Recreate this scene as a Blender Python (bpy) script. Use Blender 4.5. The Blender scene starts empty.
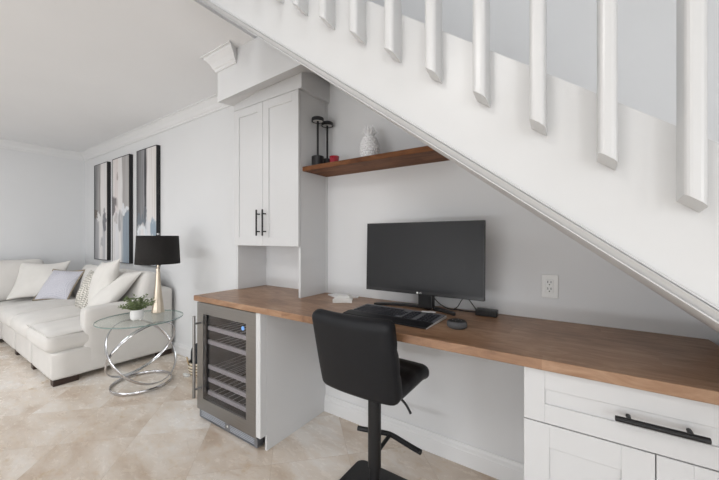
import bpy, bmesh, math, random
from mathutils import Vector, Matrix
random.seed(7)
scn = bpy.context.scene
COL = scn.collection
PI = math.pi

# ------------------------------------------------------------------ camera
YAW = math.radians(33.8)
H = 1.335
cam = bpy.data.cameras.new('camera')
cam.sensor_width = 36.0
cam.lens = 319.6 / 719 * 36
cam.shift_y = -2.0 / 719
cam.clip_start = 0.02
co = bpy.data.objects.new('camera', cam)
co.location = (0, 0, H)
co.rotation_euler = (PI / 2, 0, YAW)
COL.objects.link(co)
scn.camera = co

# ------------------------------------------------------------------ materials
def nd(nt, t, **kw):
    n = nt.nodes.new(t)
    for k, v in kw.items():
        setattr(n, k, v)
    return n

def mat(name, col, rough=.5, metal=0., spec=.5, var=0., vscale=3., bump=0., bscale=200., coat=0., stretch=None, sheen=0.):
    m = bpy.data.materials.new(name)
    m.use_nodes = True
    nt = m.node_tree
    b = nt.nodes['Principled BSDF']
    b.inputs['Base Color'].default_value = (*col, 1)
    b.inputs['Roughness'].default_value = rough
    b.inputs['Metallic'].default_value = metal
    b.inputs['Specular IOR Level'].default_value = spec
    b.inputs['Coat Weight'].default_value = coat
    b.inputs['Sheen Weight'].default_value = sheen
    tc = nd(nt, 'ShaderNodeTexCoord')
    src = tc.outputs['Object']
    if stretch:
        mp = nd(nt, 'ShaderNodeMapping')
        mp.inputs['Scale'].default_value = stretch
        nt.links.new(src, mp.inputs['Vector'])
        src = mp.outputs['Vector']
    if var > 0:
        n = nd(nt, 'ShaderNodeTexNoise')
        n.inputs['Scale'].default_value = vscale
        n.inputs['Detail'].default_value = 4
        nt.links.new(src, n.inputs['Vector'])
        r = nd(nt, 'ShaderNodeValToRGB')
        r.color_ramp.elements[0].position = .3
        r.color_ramp.elements[1].position = .7
        r.color_ramp.elements[0].color = (*[c * (1 - var) for c in col], 1)
        r.color_ramp.elements[1].color = (*[min(1, c * (1 + var)) for c in col], 1)
        nt.links.new(n.outputs['Fac'], r.inputs['Fac'])
        nt.links.new(r.outputs['Color'], b.inputs['Base Color'])
    if bump > 0:
        n = nd(nt, 'ShaderNodeTexNoise')
        n.inputs['Scale'].default_value = bscale
        nt.links.new(src, n.inputs['Vector'])
        bp = nd(nt, 'ShaderNodeBump')
        bp.inputs['Strength'].default_value = bump
        bp.inputs['Distance'].default_value = .002
        nt.links.new(n.outputs['Fac'], bp.inputs['Height'])
        nt.links.new(bp.outputs['Normal'], b.inputs['Normal'])
    return m

def ramp(nt, stops, interp='LINEAR'):
    r = nd(nt, 'ShaderNodeValToRGB')
    cr = r.color_ramp
    cr.interpolation = interp
    while len(cr.elements) < len(stops):
        cr.elements.new(.5)
    for e, (p, c) in zip(cr.elements, stops):
        e.position = p
        e.color = (*c, 1)
    return r

def math_node(nt, op, a, b=None):
    n = nd(nt, 'ShaderNodeMath', operation=op)
    for i, x in enumerate((a, b)):
        if x is None:
            continue
        if isinstance(x, (int, float)):
            n.inputs[i].default_value = x
        else:
            nt.links.new(x, n.inputs[i])
    return n.outputs[0]

def wood(name, dark, mid, light, rough, plank=.11, length=1.3, spec=.5):
    """edge-glued boards running along X"""
    m = bpy.data.materials.new(name)
    m.use_nodes = True
    nt = m.node_tree
    b = nt.nodes['Principled BSDF']
    g = nd(nt, 'ShaderNodeNewGeometry')
    sx = nd(nt, 'ShaderNodeSeparateXYZ')
    nt.links.new(g.outputs['Position'], sx.inputs[0])
    row = math_node(nt, 'FLOOR', math_node(nt, 'DIVIDE', sx.outputs[1], plank))
    xo = math_node(nt, 'ADD', math_node(nt, 'DIVIDE', sx.outputs[0], length), math_node(nt, 'MULTIPLY', row, .37))
    cell = math_node(nt, 'FLOOR', xo)
    cb = nd(nt, 'ShaderNodeCombineXYZ')
    nt.links.new(row, cb.inputs[0]); nt.links.new(cell, cb.inputs[1])
    wn = nd(nt, 'ShaderNodeTexWhiteNoise')
    nt.links.new(cb.outputs[0], wn.inputs['Vector'])
    mp = nd(nt, 'ShaderNodeMapping')
    mp.inputs['Scale'].default_value = (2.4, 8, 8)
    nt.links.new(g.outputs['Position'], mp.inputs['Vector'])
    ad = nd(nt, 'ShaderNodeVectorMath', operation='ADD')
    nt.links.new(mp.outputs[0], ad.inputs[0]); nt.links.new(wn.outputs['Color'], ad.inputs[1])
    n = nd(nt, 'ShaderNodeTexNoise')
    n.inputs['Scale'].default_value = 2.2; n.inputs['Detail'].default_value = 7
    n.inputs['Roughness'].default_value = .62; n.inputs['Distortion'].default_value = 1.5
    nt.links.new(ad.outputs[0], n.inputs['Vector'])
    n2 = nd(nt, 'ShaderNodeTexNoise')
    n2.inputs['Scale'].default_value = 3.5; n2.inputs['Detail'].default_value = 3
    nt.links.new(g.outputs['Position'], n2.inputs['Vector'])
    f = math_node(nt, 'ADD', math_node(nt, 'MULTIPLY', n.outputs['Fac'], .66), math_node(nt, 'MULTIPLY', n2.outputs['Fac'], .34))
    f = math_node(nt, 'ADD', f, math_node(nt, 'MULTIPLY', math_node(nt, 'SUBTRACT', wn.outputs['Value'], .5), .13))
    r = ramp(nt, [(.33, dark), (.5, mid), (.68, light)])
    nt.links.new(f, r.inputs['Fac'])
    nt.links.new(r.outputs['Color'], b.inputs['Base Color'])
    b.inputs['Roughness'].default_value = rough
    b.inputs['Specular IOR Level'].default_value = spec
    bp = nd(nt, 'ShaderNodeBump'); bp.inputs['Strength'].default_value = .08; bp.inputs['Distance'].default_value = .002
    nt.links.new(n.outputs['Fac'], bp.inputs['Height'])
    nt.links.new(bp.outputs['Normal'], b.inputs['Normal'])
    return m

def travertine():
    m = bpy.data.materials.new('travertine')
    m.use_nodes = True
    nt = m.node_tree
    b = nt.nodes['Principled BSDF']
    g = nd(nt, 'ShaderNodeNewGeometry')
    sx = nd(nt, 'ShaderNodeSeparateXYZ')
    nt.links.new(g.outputs['Position'], sx.inputs[0])
    T = .457
    s = math_node(nt, 'DIVIDE', math_node(nt, 'SUBTRACT', math_node(nt, 'MULTIPLY', math_node(nt, 'ADD', sx.outputs[0], sx.outputs[1]), .70711), .7707), T)
    t = math_node(nt, 'DIVIDE', math_node(nt, 'ADD', math_node(nt, 'MULTIPLY', math_node(nt, 'SUBTRACT', sx.outputs[0], sx.outputs[1]), .70711), .12), T)
    cb = nd(nt, 'ShaderNodeCombineXYZ')
    nt.links.new(math_node(nt, 'FLOOR', s), cb.inputs[0]); nt.links.new(math_node(nt, 'FLOOR', t), cb.inputs[1])
    wn = nd(nt, 'ShaderNodeTexWhiteNoise')
    nt.links.new(cb.outputs[0], wn.inputs['Vector'])
    # each tile is cut from another piece of stone
    sc = nd(nt, 'ShaderNodeVectorMath', operation='SCALE'); sc.inputs['Scale'].default_value = 9
    nt.links.new(wn.outputs['Color'], sc.inputs[0])
    ad = nd(nt, 'ShaderNodeVectorMath', operation='ADD')
    nt.links.new(g.outputs['Position'], ad.inputs[0]); nt.links.new(sc.outputs[0], ad.inputs[1])
    mp = nd(nt, 'ShaderNodeMapping'); mp.inputs['Rotation'].default_value = (0, 0, .9); mp.inputs['Scale'].default_value = (1, 2.1, 1)
    nt.links.new(ad.outputs[0], mp.inputs['Vector'])
    n1 = nd(nt, 'ShaderNodeTexNoise'); n1.inputs['Scale'].default_value = 1.9; n1.inputs['Detail'].default_value = 8; n1.inputs['Roughness'].default_value = .58; n1.inputs['Distortion'].default_value = .7
    nt.links.new(mp.outputs[0], n1.inputs['Vector'])
    n2 = nd(nt, 'ShaderNodeTexNoise'); n2.inputs['Scale'].default_value = 11; n2.inputs['Detail'].default_value = 8; n2.inputs['Roughness'].default_value = .68; n2.inputs['Distortion'].default_value = .25
    nt.links.new(mp.outputs[0], n2.inputs['Vector'])
    r1 = ramp(nt, [(.30, (.54, .43, .335)), (.45, (.67, .58, .49)), (.58, (.75, .68, .605)), (.70, (.82, .78, .73))])
    f = math_node(nt, 'ADD', n1.outputs['Fac'], math_node(nt, 'MULTIPLY', math_node(nt, 'SUBTRACT', wn.outputs['Value'], .5), .17))
    nt.links.new(f, r1.inputs['Fac'])
    # tan and pale speckled veins
    r2 = ramp(nt, [(.32, (.42, .39, .36)), (.45, (.5, .5, .5)), (.58, (.5, .5, .5)), (.72, (.60, .59, .575))])
    nt.links.new(n2.outputs['Fac'], r2.inputs['Fac'])
    mx = nd(nt, 'ShaderNodeMix', data_type='RGBA', blend_type='OVERLAY')
    mx.inputs['Factor'].default_value = .7
    nt.links.new(r1.outputs['Color'], mx.inputs['A']); nt.links.new(r2.outputs['Color'], mx.inputs['B'])
    # ochre stains, only where a broad noise allows them
    n4 = nd(nt, 'ShaderNodeTexNoise'); n4.inputs['Scale'].default_value = 14; n4.inputs['Detail'].default_value = 6; n4.inputs['Roughness'].default_value = .65
    nt.links.new(ad.outputs[0], n4.inputs['Vector'])
    n5 = nd(nt, 'ShaderNodeTexNoise'); n5.inputs['Scale'].default_value = 1.7; n5.inputs['Detail'].default_value = 2
    nt.links.new(g.outputs['Position'], n5.inputs['Vector'])
    st1 = nd(nt, 'ShaderNodeMapRange'); st1.inputs['From Min'].default_value = .56; st1.inputs['From Max'].default_value = .68
    nt.links.new(n4.outputs['Fac'], st1.inputs['Value'])
    st2 = nd(nt, 'ShaderNodeMapRange'); st2.inputs['From Min'].default_value = .48; st2.inputs['From Max'].default_value = .62
    nt.links.new(n5.outputs['Fac'], st2.inputs['Value'])
    mo4 = nd(nt, 'ShaderNodeMix', data_type='RGBA')
    mo4.inputs['B'].default_value = (.50, .36, .20, 1)
    nt.links.new(math_node(nt, 'MULTIPLY', math_node(nt, 'MULTIPLY', st1.outputs[0], st2.outputs[0]), .6), mo4.inputs['Factor'])
    nt.links.new(mx.outputs['Result'], mo4.inputs['A'])
    mx = mo4
    # joints
    def edge(x):
        fr = math_node(nt, 'FRACT', x)
        return math_node(nt, 'MINIMUM', fr, math_node(nt, 'SUBTRACT', 1, fr))
    e = math_node(nt, 'LESS_THAN', math_node(nt, 'MINIMUM', edge(s), edge(t)), .0045)
    mj = nd(nt, 'ShaderNodeMix', data_type='RGBA')
    mj.inputs['B'].default_value = (.47, .38, .3, 1)
    nt.links.new(math_node(nt, 'MULTIPLY', e, .4), mj.inputs['Factor'])
    nt.links.new(mx.outputs['Result'], mj.inputs['A'])
    nt.links.new(mj.outputs['Result'], b.inputs['Base Color'])
    rr = nd(nt, 'ShaderNodeMapRange'); rr.inputs['To Min'].default_value = .16; rr.inputs['To Max'].default_value = .36
    nt.links.new(n2.outputs['Fac'], rr.inputs['Value'])
    nt.links.new(rr.outputs[0], b.inputs['Roughness'])
    b.inputs['Specular IOR Level'].default_value = .5
    return m

def glass(name, tint, refl=1.0, rough=.0):
    """thin pane: see-through, mirror-like at grazing angles"""
    m = bpy.data.materials.new(name)
    m.use_nodes = True
    nt = m.node_tree
    nt.nodes.remove(nt.nodes['Principled BSDF'])
    out = nt.nodes['Material Output']
    tr = nd(nt, 'ShaderNodeBsdfTransparent'); tr.inputs[0].default_value = (*tint, 1)
    gl = nd(nt, 'ShaderNodeBsdfGlossy'); gl.inputs['Roughness'].default_value = rough
    lw = nd(nt, 'ShaderNodeLayerWeight'); lw.inputs[0].default_value = .5
    fc = math_node(nt, 'ADD', .045 * refl, math_node(nt, 'MULTIPLY', math_node(nt, 'POWER', lw.outputs['Facing'], 4.), .6 * refl))
    mx = nd(nt, 'ShaderNodeMixShader')
    nt.links.new(fc, mx.inputs[0])
    nt.links.new(tr.outputs[0], mx.inputs[1]); nt.links.new(gl.outputs[0], mx.inputs[2])
    nt.links.new(mx.outputs[0], out.inputs[0])
    return m

def painting(name, up, low, split, seed, blots):
    """vertical brushed bands; bands of the upper and lower field meet at a ragged line"""
    m = bpy.data.materials.new(name)
    m.use_nodes = True
    nt = m.node_tree
    b = nt.nodes['Principled BSDF']
    b.inputs['Roughness'].default_value = .45
    tc = nd(nt, 'ShaderNodeTexCoord')
    sp = nd(nt, 'ShaderNodeSeparateXYZ')
    nt.links.new(tc.outputs['Generated'], sp.inputs[0])
    mp = nd(nt, 'ShaderNodeMapping'); mp.inputs['Scale'].default_value = (7, 1, 1.3); mp.inputs['Location'].default_value = (seed, seed * .7, seed * 1.3)
    nt.links.new(tc.outputs['Generated'], mp.inputs['Vector'])
    n = nd(nt, 'ShaderNodeTexNoise'); n.inputs['Scale'].default_value = 2.5; n.inputs['Detail'].default_value = 5
    nt.links.new(mp.outputs[0], n.inputs['Vector'])
    wob = math_node(nt, 'MULTIPLY', math_node(nt, 'SUBTRACT', n.outputs['Fac'], .5), .22)
    u = math_node(nt, 'ADD', sp.outputs[0], wob)
    r1, r2 = ramp(nt, up), ramp(nt, low)
    nt.links.new(u, r1.inputs['Fac']); nt.links.new(u, r2.inputs['Fac'])
    n3 = nd(nt, 'ShaderNodeTexNoise'); n3.inputs['Scale'].default_value = 3.; n3.inputs['Detail'].default_value = 6
    mp3 = nd(nt, 'ShaderNodeMapping'); mp3.inputs['Scale'].default_value = (1.6, 1, 3); mp3.inputs['Location'].default_value = (seed * 2, 0, seed)
    nt.links.new(tc.outputs['Generated'], mp3.inputs['Vector']); nt.links.new(mp3.outputs[0], n3.inputs['Vector'])
    v = math_node(nt, 'ADD', sp.outputs[2], math_node(nt, 'MULTIPLY', math_node(nt, 'SUBTRACT', n3.outputs['Fac'], .5), .35))
    mr = nd(nt, 'ShaderNodeMapRange'); mr.inputs['From Min'].default_value = split - .03; mr.inputs['From Max'].default_value = split + .03
    nt.links.new(v, mr.inputs['Value'])
    mx = nd(nt, 'ShaderNodeMix', data_type='RGBA')
    nt.links.new(mr.outputs[0], mx.inputs['Factor'])
    nt.links.new(r2.outputs['Color'], mx.inputs['A']); nt.links.new(r1.outputs['Color'], mx.inputs['B'])
    last = mx.outputs['Result']
    mpf = nd(nt, 'ShaderNodeMapping'); mpf.inputs['Scale'].default_value = (26, 1, 1.2); mpf.inputs['Location'].default_value = (seed * 3, 0, seed)
    nt.links.new(tc.outputs['Generated'], mpf.inputs['Vector'])
    nf = nd(nt, 'ShaderNodeTexNoise'); nf.inputs['Scale'].default_value = 1.; nf.inputs['Detail'].default_value = 4
    nt.links.new(mpf.outputs[0], nf.inputs['Vector'])
    rf = ramp(nt, [(.34, (.10, .09, .09)), (.44, (.46, .45, .45)), (.6, (.5, .5, .5)), (.70, (.80, .80, .82))])
    nt.links.new(nf.outputs['Fac'], rf.inputs['Fac'])
    mo_ = nd(nt, 'ShaderNodeMix', data_type='RGBA', blend_type='OVERLAY'); mo_.inputs['Factor'].default_value = .8
    nt.links.new(last, mo_.inputs['A']); nt.links.new(rf.outputs['Color'], mo_.inputs['B'])
    last = mo_.outputs['Result']
    for (bu, bv, ru, rv, c) in blots:
        du = math_node(nt, 'DIVIDE', math_node(nt, 'SUBTRACT', u, bu), ru)
        dv = math_node(nt, 'DIVIDE', math_node(nt, 'SUBTRACT', v, bv), rv)
        d = math_node(nt, 'ADD', math_node(nt, 'MULTIPLY', du, du), math_node(nt, 'MULTIPLY', dv, dv))
        mr = nd(nt, 'ShaderNodeMapRange'); mr.inputs['From Min'].default_value = 1.1; mr.inputs['From Max'].default_value = .5
        nt.links.new(d, mr.inputs['Value'])
        mb = nd(nt, 'ShaderNodeMix', data_type='RGBA'); mb.inputs['B'].default_value = (*c, 1)
        nt.links.new(math_node(nt, 'MULTIPLY', mr.outputs[0], .85), mb.inputs['Factor'])
        nt.links.new(last, mb.inputs['A'])
        last = mb.outputs['Result']
    nt.links.new(last, b.inputs['Base Color'])
    return m

def checks(name, c1, c2, scale, rough=.8):
    m = bpy.data.materials.new(name)
    m.use_nodes = True
    nt = m.node_tree
    b = nt.nodes['Principled BSDF']
    b.inputs['Roughness'].default_value = rough
    tc = nd(nt, 'ShaderNodeTexCoord')
    ck = nd(nt, 'ShaderNodeTexChecker'); ck.inputs['Scale'].default_value = scale
    ck.inputs['Color1'].default_value = (*c1, 1); ck.inputs['Color2'].default_value = (*c2, 1)
    mp = nd(nt, 'ShaderNodeMapping'); mp.inputs['Rotation'].default_value = (0, 0, PI / 4)
    nt.links.new(tc.outputs['Object'], mp.inputs['Vector']); nt.links.new(mp.outputs[0], ck.inputs['Vector'])
    nt.links.new(ck.outputs['Color'], b.inputs['Base Color'])
    return m

def stripes(name, stops, scale, axis=2):
    m = bpy.data.materials.new(name)
    m.use_nodes = True
    nt = m.node_tree
    b = nt.nodes['Principled BSDF']
    b.inputs['Roughness'].default_value = .85
    tc = nd(nt, 'ShaderNodeTexCoord')
    sp = nd(nt, 'ShaderNodeSeparateXYZ')
    nt.links.new(tc.outputs['Object'], sp.inputs[0])
    r = ramp(nt, stops, 'CONSTANT')
    nt.links.new(math_node(nt, 'FRACT', math_node(nt, 'MULTIPLY', sp.outputs[axis], scale)), r.inputs['Fac'])
    nt.links.new(r.outputs['Color'], b.inputs['Base Color'])
    return m

M = {}
M['wall'] = mat('wall_paint', (.75, .753, .756), .6, spec=.3, var=.01, vscale=2, bump=.03, bscale=300)
M['ceil'] = mat('ceiling_paint', (.89, .893, .90), .7, spec=.2, var=.01, vscale=2)
M['trim'] = mat('trim_paint', (.79, .79, .79), .35, spec=.5, var=.005)
M['cab'] = mat('cabinet_lacquer', (.64, .64, .64), .35, spec=.5, var=.005)
M['stair'] = mat('stair_paint', (.625, .622, .615), .3, spec=.5, var=.006)
M['floor'] = travertine()
M['desk'] = wood('desk_wood', (.18, .094, .050), (.31, .172, .096), (.435, .275, .172), .36)
M['shelf'] = wood('shelf_wood', (.09, .030, .010), (.17, .064, .022), (.25, .105, .040), .6, spec=.25, plank=.07, length=.6)
M['steel'] = mat('brushed_steel', (.30, .295, .29), .32, 1., var=.06, vscale=4, stretch=(1, 1, 60))
M['grille'] = mat('grille_steel', (.30, .32, .36), .35, 1., var=.05, vscale=5)
M['louvre'] = mat('louvre_steel', (.55, .58, .64), .5, .4, var=.04, vscale=20)
M['rail'] = mat('rack_rail', (.70, .69, .68), .45, .2, var=.04, vscale=20)
M['dark'] = mat('dark_interior', (.05, .047, .052), .5, var=.1)
M['fglass'] = glass('fridge_glass', (.80, .79, .81), 1.0)
M['tglass'] = glass('clear_glass', (.95, .975, .965), .6)
M['tedge'] = mat('glass_edge', (.20, .28, .26), .12, spec=.7, var=.05)
M['black'] = mat('black_metal', (.014, .014, .015), .42, .3, var=.1, vscale=20)
M['plastic'] = mat('black_plastic', (.012, .012, .013), .38, var=.1, vscale=20)
M['screen'] = mat('matte_screen', (.010, .010, .0115), .40, spec=.36, var=.04, vscale=4)
M['leather'] = mat('black_leather', (.007, .0075, .0095), .5, spec=.30, var=.1, vscale=15, bump=.25, bscale=450)
M['sofa'] = mat('sofa_linen', (.69, .665, .63), .9, spec=.2, var=.035, vscale=6, bump=.2, bscale=500, sheen=.2)
M['throw'] = mat('cushion_cotton', (.62, .58, .53), .9, spec=.2, var=.04, vscale=8, bump=.2, bscale=500, sheen=.2)
M['ivory'] = mat('ivory_cotton', (.73, .705, .665), .9, spec=.2, var=.03, vscale=8, bump=.2, bscale=500, sheen=.2)
M['lav'] = checks('grey_weave', (.50, .50, .56), (.66, .65, .69), 90)
M['weave'] = checks('ivory_taupe_weave', (.33, .31, .27), (.74, .71, .65), 55)
M['fringe'] = mat('taupe_fringe', (.30, .25, .19), .95, var=.25, vscale=60, bump=.5, bscale=300)
M['piping'] = mat('taupe_piping', (.50, .40, .30), .9, var=.1, vscale=40)
M['leg'] = mat('espresso_wood', (.035, .018, .013), .4, var=.2, vscale=20, stretch=(1, 1, 6))
M['chrome'] = mat('chrome', (.56, .56, .575), .12, 1., var=.02)
M['gold'] = mat('champagne_metal', (.50, .43, .345), .3, 1., var=.05, vscale=12)
M['shade'] = mat('black_shade', (.018, .016, .015), .75, var=.12, vscale=80, spec=.25)
M['pot'] = mat('white_ceramic', (.82, .82, .81), .3, var=.01)
M['soil'] = mat('potting_soil', (.05, .035, .025), .9, var=.3, vscale=80)
M['leaf'] = mat('grey_green_leaf', (.155, .20, .085), .55, var=.45, vscale=45)
M['white'] = mat('white_plastic', (.80, .80, .78), .35, var=.01)
M['slot'] = mat('outlet_slot', (.06, .06, .06), .5, var=.1)
M['grey'] = mat('charcoal_fabric', (.085, .085, .088), .9, var=.25, vscale=300, bump=.4, bscale=900)
M['key'] = mat('navy_black_key', (.02, .022, .03), .5, var=.1, vscale=30)
M['keybase'] = mat('key_bed', (.15, .155, .17), .5, var=.1, vscale=30)
M['paper'] = mat('white_paper', (.80, .80, .80), .6, var=.01)
M['red'] = mat('red_glass', (.36, .012, .03), .15, spec=.7, var=.2, vscale=30)
M['pink'] = mat('pink_wax', (.62, .22, .25), .5, var=.1, vscale=30)
M['pine'] = mat('matte_white_ceramic', (.92, .92, .93), .5, var=.015)
M['blue'] = bpy.data.materials.new('blue_display'); M['blue'].use_nodes = True
_b = M['blue'].node_tree.nodes['Principled BSDF']
_b.inputs['Base Color'].default_value = (.05, .2, .5, 1); _b.inputs['Emission Color'].default_value = (.22, .52, 1, 1); _b.inputs['Emission Strength'].default_value = 1.2
M['basket'] = stripes('striped_basket', [(0, (.70, .62, .50)), (.55, (.05, .045, .04)), (.8, (.55, .42, .26))], 34)
M['tan'] = mat('tan_rope', (.50, .36, .2), .85, var=.2, vscale=60)
M['navy'] = mat('navy_cloth', (.012, .015, .022), .85, var=.2, vscale=20)
G = (.22, .22, .225); W = (.78, .76, .75); K = (.04, .04, .05); BL = (.25, .31, .37); PK = (.72, .66, .64); TN = (.42, .35, .28); DG = (.10, .10, .105)
M['art'] = [
    painting('stripe_painting_grey', [(0, DG), (.12, G), (.40, (.4, .39, .38)), (.46, (.25, .22, .2)), (.5, W), (1, W)],
             [(0, G), (.3, (.42, .42, .44)), (.42, W), (.62, W), (.72, (.5, .5, .52)), (1, W)], .44, 1.3,
             [(.82, .40, .2, .09, (.10, .10, .12)), (.12, .47, .2, .045, (.10, .07, .05)), (.35, .44, .2, .025, (.8, .79, .78)), (.6, .17, .12, .05, (.42, .42, .44))]),
    painting('stripe_painting_pale', [(0, W), (.2, PK), (.45, W), (.58, W), (.64, (.40, .38, .37)), (1, (.47, .46, .45))],
             [(0, W), (.3, (.7, .7, .72)), (.46, W), (.55, (.5, .5, .5)), (.68, BL), (.9, (.24, .29, .34)), (1, BL)], .46, 4.1,
             [(.08, .56, .22, .08, (.09, .075, .08)), (.78, .5, .3, .035, (.76, .78, .80)), (.3, .82, .07, .05, (.40, .34, .32)), (.45, .38, .08, .10, (.30, .30, .31)), (.2, .40, .12, .04, (.5, .46, .45))]),
    painting('stripe_painting_dark', [(0, DG), (.26, (.24, .24, .25)), (.38, (.3, .3, .31)), (.40, K), (.47, K), (.5, (.6, .58, .57)), (.58, W), (1, (.74, .71, .68))],
             [(0, (.55, .6, .64)), (.3, W), (.5, (.66, .7, .74)), (.7, W), (1, (.5, .57, .63))], .36, 7.7,
             [(.25, .40, .3, .035, (.14, .17, .20)), (.2, .31, .3, .025, (.75, .78, .80)), (.85, .30, .2, .08, (.22, .30, .38)), (.45, .46, .08, .06, (.12, .13, .15))])]

# ------------------------------------------------------------------ mesh helpers
ROOT = {}
def world_of(o):
    return ROOT.get(o.name, Vector((0, 0, 0)))

def tag(o, label=None, cat=None, group=None, kind=None):
    if label: o['label'] = label
    if cat: o['category'] = cat
    if group: o['group'] = group
    if kind: o['kind'] = kind
    return o

def thing(name, label, cat, loc, group=None):
    o = bpy.data.objects.new(name, None)
    o.empty_display_size = .05
    COL.objects.link(o)
    o.location = loc
    ROOT[o.name] = Vector(loc)
    return tag(o, label, cat, group)

def obj(name, bm, m, parent=None, smooth=False, loc=None, label=None):
    """link bm (world coordinates) as ONE mesh object; origin at its parent's origin, or at loc"""
    org = world_of(parent) if parent else Vector(loc or (0, 0, 0))
    bmesh.ops.recalc_face_normals(bm, faces=bm.faces)
    bmesh.ops.translate(bm, verts=bm.verts, vec=-org)
    me = bpy.data.meshes.new(name)
    bm.to_mesh(me); bm.free()
    for p in me.polygons:
        p.use_smooth = smooth
    for k in (m if isinstance(m, list) else [m]):
        me.materials.append(k)
    o = bpy.data.objects.new(name, me)
    COL.objects.link(o)
    if parent:
        o.parent = parent
    else:
        o.location = org
    ROOT[o.name] = org
    if label: o['label'] = label
    return o

def B():
    return bmesh.new()

def merge(bm, src, mtx=None, mi=None):
    me = bpy.data.meshes.new('tmp'); src.to_mesh(me); src.free()
    if mtx is not None: me.transform(mtx)
    n = len(bm.faces)
    bm.from_mesh(me); bpy.data.meshes.remove(me)
    if mi is not None:
        bm.faces.ensure_lookup_table()
        for f in bm.faces[n:]: f.material_index = mi
    return bm

def box(bm, x0, x1, y0, y1, z0, z1, bev=0., seg=2):
    t = B()
    bmesh.ops.create_cube(t, size=1)
    for v in t.verts:
        v.co = Vector(((x0 + x1) / 2 + v.co.x * (x1 - x0), (y0 + y1) / 2 + v.co.y * (y1 - y0), (z0 + z1) / 2 + v.co.z * (z1 - z0)))
    if bev:
        bmesh.ops.bevel(t, geom=t.edges[:], offset=bev, segments=seg, affect='EDGES', profile=.5)
    return merge(bm, t)

def prism(bm, poly, axis, a, b, bev=0.):
    """extrude a polygon; axis 'y': poly of (x,z); 'x': (y,z); 'z': (x,y)"""
    t = B()
    def p(q, w):
        return {'y': (q[0], w, q[1]), 'x': (w, q[0], q[1]), 'z': (q[0], q[1], w)}[axis]
    va = [t.verts.new(p(q, a)) for q in poly]
    vb = [t.verts.new(p(q, b)) for q in poly]
    t.faces.new(va); t.faces.new(vb[::-1])
    n = len(poly)
    for i in range(n):
        t.faces.new((va[i], vb[i], vb[(i + 1) % n], va[(i + 1) % n]))
    bmesh.ops.recalc_face_normals(t, faces=t.faces)
    if bev:
        bmesh.ops.bevel(t, geom=t.edges[:], offset=bev, segments=2, affect='EDGES', profile=.5)
    return merge(bm, t)

def cyl(bm, p0, p1, r0, r1=None, n=20, bev=0.):
    p0, p1 = Vector(p0), Vector(p1)
    r1 = r0 if r1 is None else r1
    t = B()
    L = (p1 - p0).length
    bmesh.ops.create_cone(t, cap_ends=True, segments=n, radius1=r0, radius2=r1, depth=L)
    if bev:
        es = [e for e in t.edges if abs(e.verts[0].co.z - e.verts[1].co.z) < 1e-6]
        bmesh.ops.bevel(t, geom=es, offset=bev, segments=2, affect='EDGES', profile=.5)
    q = Vector((0, 0, 1)).rotation_difference((p1 - p0).normalized())
    return merge(bm, t, Matrix.Translation((p0 + p1) / 2) @ q.to_matrix().to_4x4())

def lathe(bm, c, prof, n=32, caps=True):
    """prof: (r, z) from the bottom up"""
    c = Vector(c)
    t = B()
    rings = []
    for r, z in prof:
        rings.append([t.verts.new((c.x + r * math.cos(2 * PI * i / n), c.y + r * math.sin(2 * PI * i / n), c.z + z)) for i in range(n)])
    for a, b in zip(rings, rings[1:]):
        for i in range(n):
            t.faces.new((a[i], a[(i + 1) % n], b[(i + 1) % n], b[i]))
    if caps and prof[0][0] > 1e-6: t.faces.new(rings[0][::-1])
    if caps and prof[-1][0] > 1e-6: t.faces.new(rings[-1])
    bmesh.ops.remove_doubles(t, verts=t.verts, dist=1e-6)
    return merge(bm, t)

def tube(bm, pts, r, n=8, closed=False):
    pts = [Vector(p) for p in pts]
    t = B()
    rings = []
    N = len(pts)
    up = None
    for i, p in enumerate(pts):
        if closed:
            d = (pts[(i + 1) % N] - pts[i - 1]).normalized()
        else:
            d = (pts[min(i + 1, N - 1)] - pts[max(i - 1, 0)]).normalized()
        if up is None:
            up = d.orthogonal().normalized()
        up = (up - d * up.dot(d)).normalized()
        s = d.cross(up)
        rings.append([t.verts.new(p + r * (math.cos(2 * PI * k / n) * up + math.sin(2 * PI * k / n) * s)) for k in range(n)])
    for i in range(N if closed else N - 1):
        a, b = rings[i], rings[(i + 1) % N]
        for k in range(n):
            t.faces.new((a[k], a[(k + 1) % n], b[(k + 1) % n], b[k]))
    if not closed:
        t.faces.new(rings[0][::-1]); t.faces.new(rings[-1])
    return merge(bm, t)

def smooth_path(ctrl, n=10):
    ctrl = [Vector(c) for c in ctrl]
    out = []
    P = [ctrl[0]] + ctrl + [ctrl[-1]]
    for i in range(1, len(P) - 2):
        for k in range(n):
            u = k / n
            a, b, c, d = P[i - 1], P[i], P[i + 1], P[i + 2]
            out.append(.5 * ((2 * b) + (c - a) * u + (2 * a - 5 * b + 4 * c - d) * u * u + (3 * b - a - 3 * c + d) * u ** 3))
    out.append(ctrl[-1])
    return out

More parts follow.
